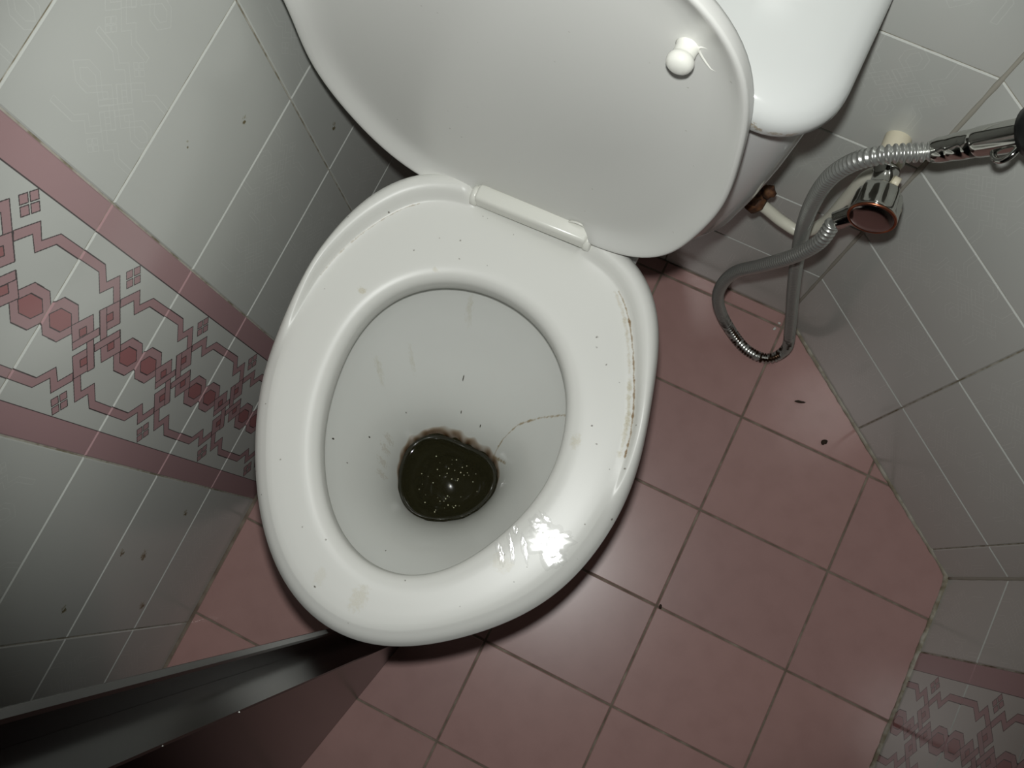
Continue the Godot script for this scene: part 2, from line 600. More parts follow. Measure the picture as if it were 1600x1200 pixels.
func paint_seat(im: Image, S: int):
	var stain := Color(0.74, 0.70, 0.58)
	for s in [[-.4626, .157, 9, 7, .5], [-.4027, .1025, 7, 5, .35], [-.2027, .3455, 22, 16, .25], [-.3154, .439, 16, 26, .28], [-.190, .204, 10, 14, .35], [-.36, .437, 12, 18, .15]]:
		blot(im, plan(s[0], s[1], S), Vector2(s[2], s[3]), stain, s[4], 0.5)
	# brown line along the foot of the raised rim
	var right := []
	var left := []
	for k in 200:
		var th := TAU * k / 200
		var e := outer_at(th, 0.0)
		var p := outer_at(th, rim_width(e.y) * 0.99)
		if e.y > 0.012 and e.y < 0.20 and e.x > -.24: right.append([th, p])
		if e.y > 0.012 and e.y < 0.16 and e.x < -.42: left.append([th, p])
	right.sort_custom(func(a, b): return wrapf(a[0], -PI, PI) < wrapf(b[0], -PI, PI))
	left.sort_custom(func(a, b): return a[0] < b[0])
	streak(im, right.map(func(v): return plan(v[1].x, v[1].y, S)), 2.0, Color(0.46, 0.34, 0.2), 0.55, 0.6)
	streak(im, right.slice(0, right.size() / 2).map(func(v): return plan(v[1].x - .004, v[1].y + .002, S)), 4.0, Color(0.62, 0.54, 0.38), 0.14)
	streak(im, right.slice(right.size() / 2).map(func(v): return plan(v[1].x - .005, v[1].y + .001, S)), 5.0, Color(0.62, 0.56, 0.4), 0.2)
	streak(im, left.map(func(v): return plan(v[1].x, v[1].y, S)), 1.3, Color(0.5, 0.42, 0.3), 0.25)
	var rng := RandomNumberGenerator.new()
	rng.seed = 12
	for k in 55:
		var th := rng.randf() * TAU
		var q := rng.randf_range(0.15, 0.24)
		var v := rng.randf_range(0.7, 1.7)
		blot(im, plan(-.327 + q * cos(th), .245 + q * sin(th) * 1.05, S), Vector2(v, v * rng.randf_range(1, 1.7)), Color(0.2, 0.17, 0.13), rng.randf_range(0.3, 0.9), 0.5, rng.randf() * 3)

# the bowl's dirt is painted on its unrolled inside: angle about the axis, and depth from the trap (0) by the waterline (0.42) to the rim (1)
const LINE := 0.42
func bowl_uv(p: Vector3) -> Vector2:
	if p.y > WATER_Y:
		var s := LINE + (1.0 - LINE) * clampf((p.y - WATER_Y) / (.396 - WATER_Y), 0, 1)
		var d := Vector2(p.x, p.z) - SUMP_C.lerp(HOLE_C, (s - LINE) / (1.0 - LINE))
		return Vector2(.5, .5) + d.normalized() * s * .48
	var q := Vector2(p.x, p.z) - SUMP_C
	return Vector2(.5, .5) + q.normalized() * .48 * LINE * minf(1.0, q.length() / fourier(WATER, q.angle()))

func bowl_px(x: float, z: float, y: float, S: int) -> Vector2:
	return bowl_uv(Vector3(x, y, z)) * S

func paint_bowl(im: Image, S: int):
	for y in range(S):
		for x in range(S):
			var d := Vector2(x, y) / S - Vector2(.5, .5)
			var q := d.length() / .48
			if q > LINE + 0.2: continue
			var th := d.angle()
			var n := soft.get_noise_2d(x * 0.013, y * 0.013)
			var back := clampf(0.42 - 0.7 * sin(th + .35), 0.12, 1.0)           # the rust sits on the side towards the cistern
			if q < LINE + 0.012 + 0.012 * n:
				var g := 0.5 + 0.5 * noise.get_noise_2d(x * 0.08, y * 0.08)
				im.set_pixel(x, y, Color(0.17, 0.15, 0.09).lerp(Color(0.30, 0.28, 0.18), g))
			else:
				var k := (q - LINE) / (0.065 * back * (1.0 + 0.35 * n))
				if k < 1.0:
					var g := 0.75 + 0.4 * soft.get_noise_2d(x * 0.02 + 3, y * 0.02)
					im.set_pixel(x, y, im.get_pixel(x, y).lerp(Color(0.20, 0.12, 0.06).lerp(Color(0.46, 0.31, 0.17), k), clampf((1.05 - k * k) * g, 0, 0.95)))
	var rust := Color(0.52, 0.42, 0.27)
	streak(im, [bowl_px(-.2144, .1736, .383, S), bowl_px(-.2171, .174, .37, S), bowl_px(-.2509, .1875, .32, S), bowl_px(-.2714, .1995, .284, S), bowl_px(-.2802, .2152, .248, S), bowl_px(-.2843, .2341, .204, S)], 3.4, rust, 0.4)
	streak(im, [bowl_px(-.2843, .2341, .204, S), bowl_px(-.2755, .2372, .219, S), bowl_px(-.2672, .2396, .233, S)], 6.0, rust, 0.4)
	for s in [[-.3691, .1003, .37, -.3612, .1297, .341, 12], [-.4183, .1701, .327, -.4003, .1973, .298, 10], [-.4412, .202, .341, -.4154, .2321, .305, 11]]:
		streak(im, [bowl_px(s[0], s[1], s[2], S), bowl_px(s[3], s[4], s[5], S)], s[6], Color(0.68, 0.64, 0.5), 0.10, 1.2)
	for s in [[-.4049, .2875], [-.4046, .3049], [-.3866, .3136], [-.3979, .2753]]:
		blot(im, bowl_px(s[0], s[1], .25, S), Vector2(20, 16), Color(0.5, 0.38, 0.24), 0.16, 1.1)
	for s in [[-.3434, .1986, .291, 2.4, 6], [-.337, .2223, .248, 2.4, 4], [-.3144, .2208, .24, 3, 4], [-.4005, .2822, .291, 3, 4], [-.4416, .3084, .356, 3, 4], [-.4046, .3146, .327, 2, 2], [-.384, .2455, .255, 2, 2], [-.3316, .3678, .327, 2, 2], [-.2643, .3668, .348, 2, 2], [-.2332, .3358, .341, 2, 2]]:
		blot(im, bowl_px(s[0], s[1], s[2], S), Vector2(s[3], s[4]), Color(0.12, 0.10, 0.06), 1.2, 0.5)

# ====================================================================================
# the room
# ====================================================================================
func course(k: int) -> float:
	return 0.0 if k == 0 else H0 + (k - 1) * HT

# a tiled wall: a slab of grout with one mesh per tile. start, along: plan; columns: distances along the wall
func tiled_wall(called: String, a: Vector2, b: Vector2, thick: float, cuts: Array, decor_at: Array, spot_at := {}):
	var d := (b - a).normalized()
	var n := Vector3(-d.y, 0, d.x)                 # faces the room: u x up = n with u along d
	var u := Vector3(d.x, 0, d.y)
	n = u.cross(Vector3.UP)
	var n2 := Vector2(n.x, n.z)
	var w := part(called, prism(PackedVector2Array([a - n2 * 0.0014 - d * 0.0, b - n2 * 0.0014, b - n2 * thick, a - n2 * thick]), 0.0, CEIL), M.grout, self)
	w.set_meta("kind", "structure")
	for c in cuts.size() - 1:
		var k := 0
		while course(k) < CEIL - 0.01:
			var y0 := course(k)
			var y1 := minf(course(k + 1), CEIL)
			var m: Material = M.plain
			if c in decor_at: m = M.decor
			if spot_at.has("%d %d" % [c, k]): m = M.plain_spots[spot_at["%d %d" % [c, k]]]
			var o: Vector3 = Vector3(a.x, 0, a.y) + u * float(cuts[c]) + Vector3.UP * y0
			part("tile", rect_tile(cuts[c + 1] - cuts[c], y1 - y0), m, w, Transform3D(Basis(u, Vector3.UP, n), o))
			k += 1
	return w

func build_room():
	# floor: one slab of grout, one mesh per tile, cut along the walls
	var room := PackedVector2Array([Vector2(XL, ZB), Vector2(XC, ZB), Vector2(XR, ZE), Vector2(XR, ZF), Vector2(XL, ZF)])
	var fl := part("floor", prism(PackedVector2Array([Vector2(XL - .1, ZB - .1), Vector2(XR + .1, ZB - .1), Vector2(XR + .1, ZF + .1), Vector2(XL - .1, ZF + .1)]), -0.1, -0.0012), M.floor_grout, self)
	fl.set_meta("kind", "structure")
	var rng := RandomNumberGenerator.new()
	rng.seed = 2
	for i in range(-4, 2):
		for j in range(-2, 9):
			var x0 := 0.2 * i + 0.001
			var z0 := 0.1534 * j
			var cell := PackedVector2Array([Vector2(x0, z0), Vector2(x0 + .2, z0), Vector2(x0 + .2, z0 + .1534), Vector2(x0, z0 + .1534)])
			for piece in Geometry2D.intersect_polygons(cell, room):
				var q := PackedVector2Array()
				for p in piece: q.append(Vector2(p.x, -p.y))
				q = ccw(q)
				if q.size() < 3: continue
				var xf := Transform3D(Basis(Vector3.RIGHT, Vector3.FORWARD, Vector3.UP), Vector3(0, rng.randf_range(-0.0003, 0.0003), 0))
				part("tile", slab(q, 0.005, 0.0010, Vector2(0.2, 0.2), 0.0030), M.floor_tiles[rng.randi() % 3], fl, xf)
	# walls; each runs so that its tiles face the room
	# left wall: from the front to the back (u = -z)
	var lz := [0.0218 - 0.197, 0.0218, 0.2254, 0.4315, 0.6307, 0.834, 1.0376, 1.2412, ZF]
	lz[0] = ZB
	var cl := []
	for z in lz: cl.append(ZF - z)
	cl.reverse()
	tiled_wall("wall_left", Vector2(XL, ZF), Vector2(XL, ZB), 0.1, cl, [5], {"4 1": 1, "4 2": 0, "7 2": 2, "6 3": 3})
	tiled_wall("wall_back", Vector2(XL, ZB), Vector2(XC, ZB), 0.1, [0.0, 0.195, 0.398, XC - XL], [])
	var dl := Vector2(XR - XC, ZE - ZB).length()
	tiled_wall("wall_slant", Vector2(XC, ZB), Vector2(XR, ZE), 0.1, [0.0, 0.1993, 0.398, dl], [])
	var rc := [0.0, 0.1126, 0.3187, 0.522, 0.726, 0.93, 1.13, ZF - ZE]
	tiled_wall("wall_right", Vector2(XR, ZE), Vector2(XR, ZF), 0.1, rc, [1])
	# cement in the upright corners
	var c_at := [Vector2(XC, ZB), Vector2(XR, ZE), Vector2(XL, ZB)]
	for k in 3:
		var up_path := []
		for y in 120: up_path.append(Vector3(c_at[k].x, y * 0.0199, c_at[k].y))
		var ct := part("trim_%d" % (k + 2), tube(up_path, 8, func(i, l): return 0.0022 + 0.001 * noise.get_noise_1d(l * 50.0 + k * 9)), M.corner, self)
		ct.set_meta("kind", "structure")
	# front wall with the doorway the door leaf belongs to, and the ceiling: outside the picture
	var wf := part("wall_front", box_mesh(Vector3(XL - .1, 0, ZF), Vector3(-0.50, CEIL, ZF + .1)), M.plaster, self)
	wf.set_meta("kind", "structure")
	part("pier", box_mesh(Vector3(0.26, 0, ZF), Vector3(XR + .1, CEIL, ZF + .1)), M.plaster, wf)
	part("lintel", box_mesh(Vector3(-0.50, 2.05, ZF), Vector3(0.26, CEIL, ZF + .1)), M.plaster, wf)
	var ce := part("ceiling", box_mesh(Vector3(XL - .1, CEIL, ZB - .1), Vector3(XR + .1, CEIL + .1, ZF + .1)), M.plaster, self)
	ce.set_meta("kind", "structure")
	# cement fillet along the foot of the slanting and right walls
	var fil := []
	for p in [Vector2(0.012, -0.1665), Vector2(0.10, -0.102), Vector2(0.2, -0.0285), Vector2(0.3, 0.0445), Vector2(0.345, 0.0775), Vector2(0.3555, 0.092), Vector2(0.3565, 0.12), Vector2(0.357, 0.25), Vector2(0.357, 0.45), Vector2(0.357, 0.9)]:
		fil.append(Vector3(p.x, 0.0, p.y))
	var path := resample(spline(fil, 10), 0.008)
	var seam := part("trim_1", tube(path, 8, func(i, l): return 0.0042 + 0.0016 * noise.get_noise_1d(l * 60.0)), M.grout, self)
	seam.set_meta("kind", "structure")

# ====================================================================================
# the door leaf
# ====================================================================================
func build_door():
	var dd := Vector2(-.227, .974)
	var e := Vector2(-.974, -.227)
	var f := Vector2(-.309, .489) + dd * 0.016
	var at := func(s: float, r: float) -> Vector2: return f + e * s + dd * r
	var root := Node3D.new()
	root.name = "door_1"
	add_child(root)
	root.set_meta("kind", "structure")
	var leaf := PackedVector2Array([at.call(-.0105, .0012), at.call(-.0095, 0.0), at.call(.018, 0.0), at.call(.018, .69), at.call(-.0105, .69)])
	part("leaf", prism(leaf, 0.006, 2.0), M.wood, root)
	var lip := PackedVector2Array([at.call(.0181, .70), at.call(.0181, -.0165), at.call(.0195, -.018), at.call(.0245, -.018), at.call(.0262, -.0165), at.call(.0262, .70)])
	part("rebate_lip", prism(lip, 0.006, 2.0), M.wood, root)
	var rng := RandomNumberGenerator.new()
	rng.seed = 4
	for k in 2:
		var p: Vector2 = at.call(-.0102, 0.0008)
		var y: float = [0.735, 0.86, 0.81, 0.78, 0.70, 0.55][k]
		part("paint_fleck", blob(k + 40, Vector3(.0007, .0010, .0005) * rng.randf_range(.5, 1.0), .6), M.fleck, root, Transform3D(Basis.IDENTITY, Vector3(p.x, y, p.y)))

# ====================================================================================
# the toilet
# ====================================================================================
const SEAT_C := Vector2(-.327, .24)
const HOLE_C := Vector2(-.327, .25)
const SUMP_C := Vector2(-.323, .291)
const WATER_Y := .19

func rim_width(z: float) -> float:
	return lerpf(.034, .017, smoothstep(.03, .17, z))

func outer_at(th: float, ins: float) -> Vector2:
	return SEAT_C + Vector2(cos(th), sin(th)) * (fourier(OUTER, th) - ins)
func inner_at(th: float, add: float) -> Vector2:
	return HOLE_C + Vector2(cos(th), sin(th)) * (fourier(INNER, th) + add)
func water_at(th: float, k: float) -> Vector2:
	return SUMP_C + Vector2(cos(th), sin(th)) * fourier(WATER, th) * k

func build_toilet():
	var t := thing("toilet", "white close-coupled toilet with its lid up, grimy bowl and seat down", "toilet", Vector3(-.33, 0, .15))
	var off := Transform3D(Basis.IDENTITY, -t.position)
	var N := 128
	# --- bowl: rim and funnel
	var levels := [[0, 0.3960], [0.03, 0.3816], [0.1, 0.3643], [0.22, 0.3463], [0.34, 0.3276], [0.46, 0.3096], [0.58, 0.2908], [0.69, 0.2714], [0.78, 0.2527], [0.86, 0.2332], [0.92, 0.2159], [0.965, 0.2001], [1, 0.1864], [1.0, .172], [.99, .158]]
	var rings := []
	for rim in [[0, .016, .372], [0, .013, .384], [0, .013, .396], [0, .018, .404], [0, .026, .406], [1, .034, .406], [1, .022, .405], [1, .016, .401]]:
		var ring := PackedVector3Array()
		for k in N:
			var th := TAU * k / N
			var p := outer_at(th, rim[1]) if rim[0] == 0 else inner_at(th, rim[1])
			ring.append(Vector3(p.x, rim[2], p.y))
		rings.append(ring)
	for l in levels:
		var ring := PackedVector3Array()
		for k in N:
			var th := TAU * k / N
			var p := inner_at(th, .016).lerp(water_at(th, 1.0 if l[1] > .175 else .97), l[0])
			ring.append(Vector3(p.x, l[1], p.y))
		rings.append(ring)
	for s in [[.88, .148], [.80, .146], [.74, .128], [.6, .112], [.3, .104]]:      # the ledge and the trap under water
		var ring := PackedVector3Array()
		for k in N:
			var th := TAU * k / N
			var p := water_at(th, s[0]) + Vector2(.004, .0)
			ring.append(Vector3(p.x, s[1], p.y))
		rings.append(ring)
	var bowl := part("bowl", skin(rings, {"caps": [1], "hint": Vector3.UP, "uv": bowl_uv}), M.bowl, t, off)
	bowl.set_meta("label", "grey-white glazed bowl with rust around the water")
	# --- pedestal
	rings = []
	for l in [[0.0, .374], [.06, .345], [.3, .29], [.62, .21], [.85, .12], [.97, .05], [.93, .03], [.9, .0]]:
		var ring := PackedVector3Array()
		for k in N:
			var th := TAU * k / N
			var p := outer_at(th, .018).lerp(Vector2(-.33, .20) + Vector2(cos(th) * .10, sin(th) * .175), l[0])
			ring.append(Vector3(p.x, l[1], p.y))
		rings.append(ring)
	part("pedestal", skin(rings, {"caps": [1]}), M.ceramic, t, off)
	part("rear_shelf", rounded_block(Vector3(-.338, 0, -.075), [[.36, .10, .09], [.335, .115, .094], [.345, .118, .096], [.392, .12, .096], [.398, .115, .092]], .03), M.ceramic, t, off)
	# --- seat: flat ring with a raised rim round its back
	rings = []
	for k in 168:
		var th := TAU * k / 168
		var ro := fourier(OUTER, th)
		var edge := outer_at(th, 0.0)
		var dirv := Vector2(cos(th), sin(th))
		# inner radius measured from SEAT_C: meet the hole outline along this ray
		var ri := 0.0
		var lo := 0.05
		var hi := 0.22
		for it in 18:
			ri = (lo + hi) / 2
			var q := SEAT_C + dirv * ri - HOLE_C
			if q.length() < fourier(INNER, q.angle()): lo = ri
			else: hi = ri
		var rimk := 1.0 - smoothstep(.13, .27, edge.y)
		rimk *= 1.0 - (smoothstep(-.412, -.402, edge.x) * (1.0 - smoothstep(-.268, -.258, edge.x)) if edge.y < .05 else 0.0)
		var rw := rim_width(edge.y)
		var prof := []
		for p in [[ri + .007, .4105], [ri + .0015, .4125], [ri, .416], [ri, .424], [ri + .0003, .4315], [ri + .0015, .4365], [ri + .0045, .4408], [ri + .009, .4436], [ri + .015, .4450], [ri + .021, .4455], [ri + .03, .4456]]: prof.append(p)
		prof.append([lerpf(ri + .03, ro - rw, .35), .4456])
		prof.append([lerpf(ri + .03, ro - rw, .75), lerpf(.4454, .4455, rimk)])
		for q in [[1.0, .4440, .4450], [.92, .4433, .4466], [.83, .4424, .4512], [.74, .4414, .4562], [.64, .4404, .4590], [.50, .4388, .4603], [.34, .4365, .4595], [.19, .4335, .4555], [.08, .4300, .4480], [.02, .4285, .4380]]:
			prof.append([ro - rw * q[0], lerpf(q[1], q[2], rimk)])
		prof.append([ro, .4275])
		prof.append([ro - .001, .421])
		prof.append([ro - .006, .4145])
		prof.append([ro - .014, .4125])
		var ring := PackedVector3Array()
		for p in prof:
			var q: Vector2 = SEAT_C + dirv * float(p[0])
			ring.append(Vector3(q.x, p[1], q.y))
		rings.append(ring)
	var seat := part("seat", skin(rings, {"wrap": true, "uv": plan_uv}), M.seat, t, off)
	seat.set_meta("label", "ivory plastic seat with a raised rear rim and grime lines")
	for p in [Vector2(-.47, .12), Vector2(-.19, .12), Vector2(-.45, .38), Vector2(-.2, .38)]:
		part("seat_pad", lathe([[.008, 0.0], [.009, .002], [.009, .008], [.006, .009]], 14), M.white_plastic, seat, Transform3D(Basis.IDENTITY, Vector3(p.x, .4055, p.y)))
	# hinge barrel between the lid's two lobes
	var hb := part("hinge_bar", bar_mesh(Vector3(-.397, .4560, .0115), Vector3(-.269, .4620, .0085), .0112, .0098), M.white_plastic, seat)
	for p in [Vector3(-.3985, .4535, .0128), Vector3(-.2675, .4595, .0098)]:
		part("knuckle", lathe([[.0085, -.004], [.0105, -.003], [.0108, .0], [.0105, .003], [.0085, .004]], 20), M.white_plastic, hb, facing(p, Vector3(.128, .006, -.003)))
	# --- lid, up and a little askew
	var tl := deg_to_rad(4.0)
	var ph := deg_to_rad(5.0)
	var nn := Vector3(0, sin(tl), cos(tl))
	var ex := Vector3(1, 0, 0)
	var up := nn.cross(ex)
	var la := ex * cos(ph) + up * sin(ph)
	var lb := -ex * sin(ph) + up * cos(ph)
	var lxf := Transform3D(Basis(la, lb, nn), Vector3(-.338, .45, .003))
	rings = []
	var LC := Vector2(-.009, .21)
	for pr in [[.19, .0], [.12, .0], [.06, .0], [.038, .0003], [.028, .0014], [.021, .0034], [.0145, .0066], [.009, .0102], [.0055, .0124], [.0038, .0130], [.002, .0130], [.0006, .0124], [.0, .011], [.0, .004], [.0006, .001], [.005, -.0015], [.02, -.003], [.06, -.004], [.13, -.004], [.19, -.004]]:
		var ring := PackedVector3Array()
		for k in 144:
			var th := TAU * k / 144
			var r := fourier(LIDC, th)
			var v := Vector2(cos(th), sin(th))
			var p := LC + v * maxf(r - pr[0], r * .12)
			var y: float = pr[1]
			if pr[1] > 0.0 and pr[0] > .0001 and absf(p.x - .002) < .066 and p.y < .07: y = minf(y, .001)   # no rim at the hinge
			ring.append(Vector3(p.x, p.y, y))
		rings.append(ring)
	var lid := part("lid", skin(rings, {"caps": [0, 1], "uv": func(p): return Vector2((p.x + .26) / .5, (p.y + .05) / .5)}), M.lid, t, off * lxf)
	part("bumper", lathe([[.0092, 0.0], [.0084, .001], [.0080, .003], [.0080, .0085], [.0082, .0095], [.0092, .0105], [.0099, .0125], [.0098, .0145], [.0088, .017], [.0065, .0188], [.003, .0198]], 24), M.white_plastic, lid, facing(Vector3(.1446, .3458, .0), Vector3(0, 0, 1)))
	var leafp := []
	for k in 21:
		var a := TAU * k / 20.0
		leafp.append(Vector3(.1630 + .0105 * cos(a), .3420 + .0095 * sin(a) * (1.0 - .35 * absf(cos(a))) - .006 * cos(a), .0003))
	part("bumper_mark", tube(leafp, 6, func(i, l): return .0011), M.white_plastic, lid)
	for ar in [[-.049, .012, .0], [.056, .014, .0]]:
		var pts := []
		for k in 9:
			var a := lerpf(-.2, PI * .95, k / 8.0)
			pts.append(Vector3(ar[0] + .011 * cos(a), ar[1] + .008 * sin(a), .002))
		part("hinge_arch", tube(pts, 6, func(i, l): return .0013), M.white_plastic, lid)
	# --- cistern
	var cx := -.338
	var cb := [[.365, .140, .040, -.010], [.369, .158, .050, -.008], [.380, .172, .056, -.006], [.40, .184, .060, -.0045], [.45, .197, .063, -.003], [.52, .206, .0650, -.002], [.60, .213, .0665, -.001], [.70, .219, .068, 0.0], [.733, .2205, .068, 0.0]]
	var cis := part("cistern", rounded_block(Vector3(cx, 0, -.1055), cb, .050), M.ceramic, t, off)
	part("cistern_lid", rounded_block(Vector3(cx, 0, -.0985), [[.7305, .2235, .0705], [.731, .2272, .0735], [.7345, .2292, .0752], [.744, .2292, .0752], [.752, .227, .0737], [.7585, .221, .069], [.763, .211, .062], [.7655, .19, .050], [.7665, .12, .026]], .052, func(p): return Vector2((p.x + .58) / .48, (.775 - p.y) / .06)), M.cistern_lid, cis)

# stacked rounded rectangles: levels of [y, half width x, half depth z], corner radius
func rounded_block(c: Vector3, levels: Array, radius: float, uvf = null) -> ArrayMesh:
	var rings := []
	for l in levels:
		var hx: float = l[1]
		var hz: float = l[2]
		var r := minf(radius, minf(hx, hz) * .98)
		var ring := PackedVector3Array()
		for q in 4:
			var sx: float = [1, -1, -1, 1][q]
			var sz: float = [1, 1, -1, -1][q]
			var rr := r if sz > 0 else minf(r, .012)
			for k in 13:
				var a := PI / 2 * (q + k / 12.0)
				ring.append(Vector3(c.x + sx * (hx - rr) + rr * cos(a), c.y + l[0], c.z + (l[3] if l.size() > 3 else 0.0) + sz * (hz - rr) + rr * sin(a)))
		rings.append(ring)
	var o := {"caps": [0, 1]}
	if uvf != null: o["uv"] = uvf
	return skin(rings, o)

# a bar with rounded corners from a to b
func bar_mesh(a: Vector3, b: Vector3, hy: float, hz: float) -> ArrayMesh:
	var d := (b - a).normalized()
	var side := d.cross(Vector3.UP).normalized()
	var rings := []
	var l := a.distance_to(b)
	for s in [[0.0, .7], [.0012, .92], [.003, 1.0], [l - .003, 1.0], [l - .0012, .92], [l, .7]]:
		var ring := PackedVector3Array()
		for k in 24:
			var th := TAU * k / 24
			var cx := signf(cos(th)) * pow(absf(cos(th)), .45)
			var sx := signf(sin(th)) * pow(absf(sin(th)), .45)
			ring.append(a + d * s[0] + side * cx * hz * s[1] + Vector3.UP * sx * hy * s[1])
		rings.append(ring)
	return skin(rings, {"caps": [0, 1]})

# ====================================================================================
# valve, hose, sprayer, supply pipe
# ====================================================================================
func build_plumbing():
	# wall stub
	var st := thing("pipe_stub", "cream plastic pipe stub coming out of the white wall tiles", "pipe", Vector3(-.036, .553, ZB))
	part("sleeve", lathe([[.0115, -.004], [.0125, 0.0], [.0128, .018], [.0122, .0295], [.010, .031]], 24), M.pvc, st, facing(Vector3.ZERO, Vector3(.05, 0, 1)))
	part("thread_tape", lathe([[.0131, .019], [.0136, .020], [.0136, .026], [.0131, .027]], 24), M.white_plastic, st, facing(Vector3.ZERO, Vector3(.05, 0, 1)))
	# valve
	var v := thing("stop_valve", "chrome stop valve with fluted round knob under the cream pipe stub", "valve", Vector3(-.0345, .553, -.144))
	var ax := Vector3(.05, .05, 1).normalized()
	part("body", lathe([[.0085, .001], [.0118, .002], [.0122, .006], [.0105, .008], [.0105, .020], [.0125, .023], [.0125, .028], [.0095, .030], [.0095, .034]], 28), M.chrome, v, facing(Vector3.ZERO, ax))
	part("outlet_chamber", lathe([[.006, -.058], [.0105, -.056], [.0115, -.05], [.0115, -.028], [.0095, -.02], [.0095, .004], [.006, .008]], 24), M.chrome, v, Transform3D(Basis.IDENTITY, Vector3(.004, 0, .022)))
	var kn_ax := Vector3(.04, .15, 1).normalized()
	var kp := Vector3(.0035, .002, .0245)
	var knob := part("knob", lathe([[.011, .0, 0], [.0165, .001, .5], [.0200, .004, 1], [.0215, .009, 1], [.0222, .020, 1], [.0225, .028, .8], [.0226, .0305, .15], [.0222, .032, 0], [.0212, .0328, 0]], 72, 8, .13), M.chrome, v, facing(kp, kn_ax))
	part("knob_ring", lathe([[.0212, .0322], [.0224, .0326], [.0226, .0335], [.0220, .0345], [.0206, .0345], [.0202, .0338]], 36), M.copper, knob)
	part("knob_cap", lathe([[.0204, .0325], [.0203, .0340], [.0195, .0347], [.012, .0352], [.004, .0354]], 36), M.cap, knob)
	var port := part("side_port", lathe([[.009, 0.0], [.0095, .004], [.0088, .008], [.0092, .012], [.0098, .026], [.0094, .0275], [.008, .0278]], 24), M.chrome, v, facing(Vector3(.004, -.034, .022), Vector3(1, .02, .06)))
	part("port_plug", lathe([[.0072, .0272], [.0072, .0285], [.006, .0292]], 20), M.pvc, port)
	part("body_plug", lathe([[.0060, .006], [.0062, .0118], [.0048, .0126]], 18), M.pvc, v, facing(Vector3(.003, .003, .013), Vector3(1, .1, .15)))
	var nut := part("outlet_nut", lathe([[.007, 0.0], [.0105, .001], [.0105, .013], [.0098, .015], [.0092, .027], [.0082, .028]], 6), M.chrome, v, facing(Vector3(.002, -.048, .026), Vector3(-.6, -.42, .5)))
	# metal spray hose and handset
	var sp := thing("bidet_sprayer", "corrugated metal hose looping to the floor with a chrome spray handset", "bidet sprayer", Vector3(-.02, .0, -.10))
	var so := Transform3D(Basis.IDENTITY, -sp.position)
	var hose_pts := [Vector3(-0.0515, 0.4905, -0.1012), Vector3(-0.0529, 0.46, -0.0909), Vector3(-0.065, 0.4, -0.0917), Vector3(-0.0869, 0.32, -0.0995), Vector3(-0.1079, 0.25, -0.1066), Vector3(-0.115, 0.19, -0.1058), Vector3(-0.1085, 0.13, -0.1044), Vector3(-0.0813, 0.06, -0.1031), Vector3(-0.0375, 0.02, -0.0923), Vector3(-0.0007, 0.0095, -0.0963), Vector3(0.0137, 0.04, -0.1115), Vector3(-0.0033, 0.12, -0.117), Vector3(-0.0348, 0.25, -0.1181), Vector3(-0.06, 0.37, -0.1143), Vector3(-0.0777, 0.49, -0.0991), Vector3(-0.0829, 0.58, -0.0905), Vector3(-0.0746, 0.63, -0.0893), Vector3(-0.0565, 0.655, -0.0931), Vector3(-0.03, 0.66, -0.1054), Vector3(-0.0194, 0.665, -0.1096)]
	var path := resample(spline(hose_pts, 24), .00105)
	var total := path.size() * .00105
	var prof := [0.0, .85, 1.0, .85, 0.0]
	var pitch := 5
	var hose_radius := func(i, l): return .0062 + .0021 * prof[i % pitch]
	var hose_col := func(l, j):
		var g := noise.get_noise_2d(l * 14.0, j * 0.4 + 5.0)
		var c := Color(0.56, 0.565, 0.54)
		var low: float = smoothstep(.40, .47, l) * (1.0 - smoothstep(.60, .66, l))
		if low > 0.0 and g + noise.get_noise_2d(l * 90.0, j * .8) * .5 > .18 - .12 * low: c = c.lerp(Color(0.045, 0.025, 0.015), low)
		return c
	part("hose", tube(path, 16, hose_radius, hose_col), M.hose, sp, so)
	# handset
	var h0 := Vector3(-0.0204, 0.664, -0.1094)
	var h1 := Vector3(0.0007, 0.695, -0.1107)
	var h2 := Vector3(0.0166, 0.72, -0.1103)
	var h3 := Vector3(0.033, 0.746, -0.1095)
	var hx := facing(h0, h1 - h0)
	var hl := h0.distance_to(h1)
	part("hose_collar", lathe([[.0078, -.004], [.0092, -.003], [.0098, .001], [.0104, .002], [.0106, .012], [.0102, .0135], [.0108, .015], [.0115, .026], [.0110, .0275], [.0113, .029], [.0116, hl]], 28), M.chrome, sp, so * hx)
	var hx2 := facing(h1, h3 - h1)
	var hl2 := h1.distance_to(h3)
	part("handle", lathe([[.0108, -.002], [.0120, 0.0], [.0122, .004], [.0125, .02], [.0130, hl2 * .8], [.0122, hl2], [.010, hl2 + .002]], 32), M.chrome, sp, so * hx2)
	part("spray_head", lathe([[.0105, hl2 + .001], [.0125, hl2 + .006], [.0165, hl2 + .022], [.0180, hl2 + .034], [.0172, hl2 + .038], [.014, hl2 + .0395]], 32), M.chrome, sp, so * hx2)
	var loop := []
	for k in 17:
		var a := lerpf(-.25, PI + .25, k / 16.0)
		var d1 := (h3 - h1).normalized()
		var d2 := Vector3(-.10, -.22, .95)
		d2 = (d2 - d1 * d2.dot(d1)).normalized()
		loop.append(h1.lerp(h3, .45) + d1 * cos(a) * .0105 + d2 * (.0085 + sin(a) * .0125))
	part("trigger_loop", tube(loop, 10, func(i, l): return .0026), M.chrome, sp, so)
	# wall holder for the handset
	var ho := thing("handset_holder", "dark wall holder gripping the chrome spray handset", "holder", Vector3(.036, .74, -.13))
	var wn := Vector3(-0.59268, 0, 0.80544)
	part("grip", lathe([[.0150, -.0105], [.0200, -.0095], [.0215, -.004], [.0215, .004], [.0200, .0095], [.0150, .0105]], 28), M.black, ho, facing(Vector3(.0290, .7400, -.1097) - ho.position, h3 - h1))
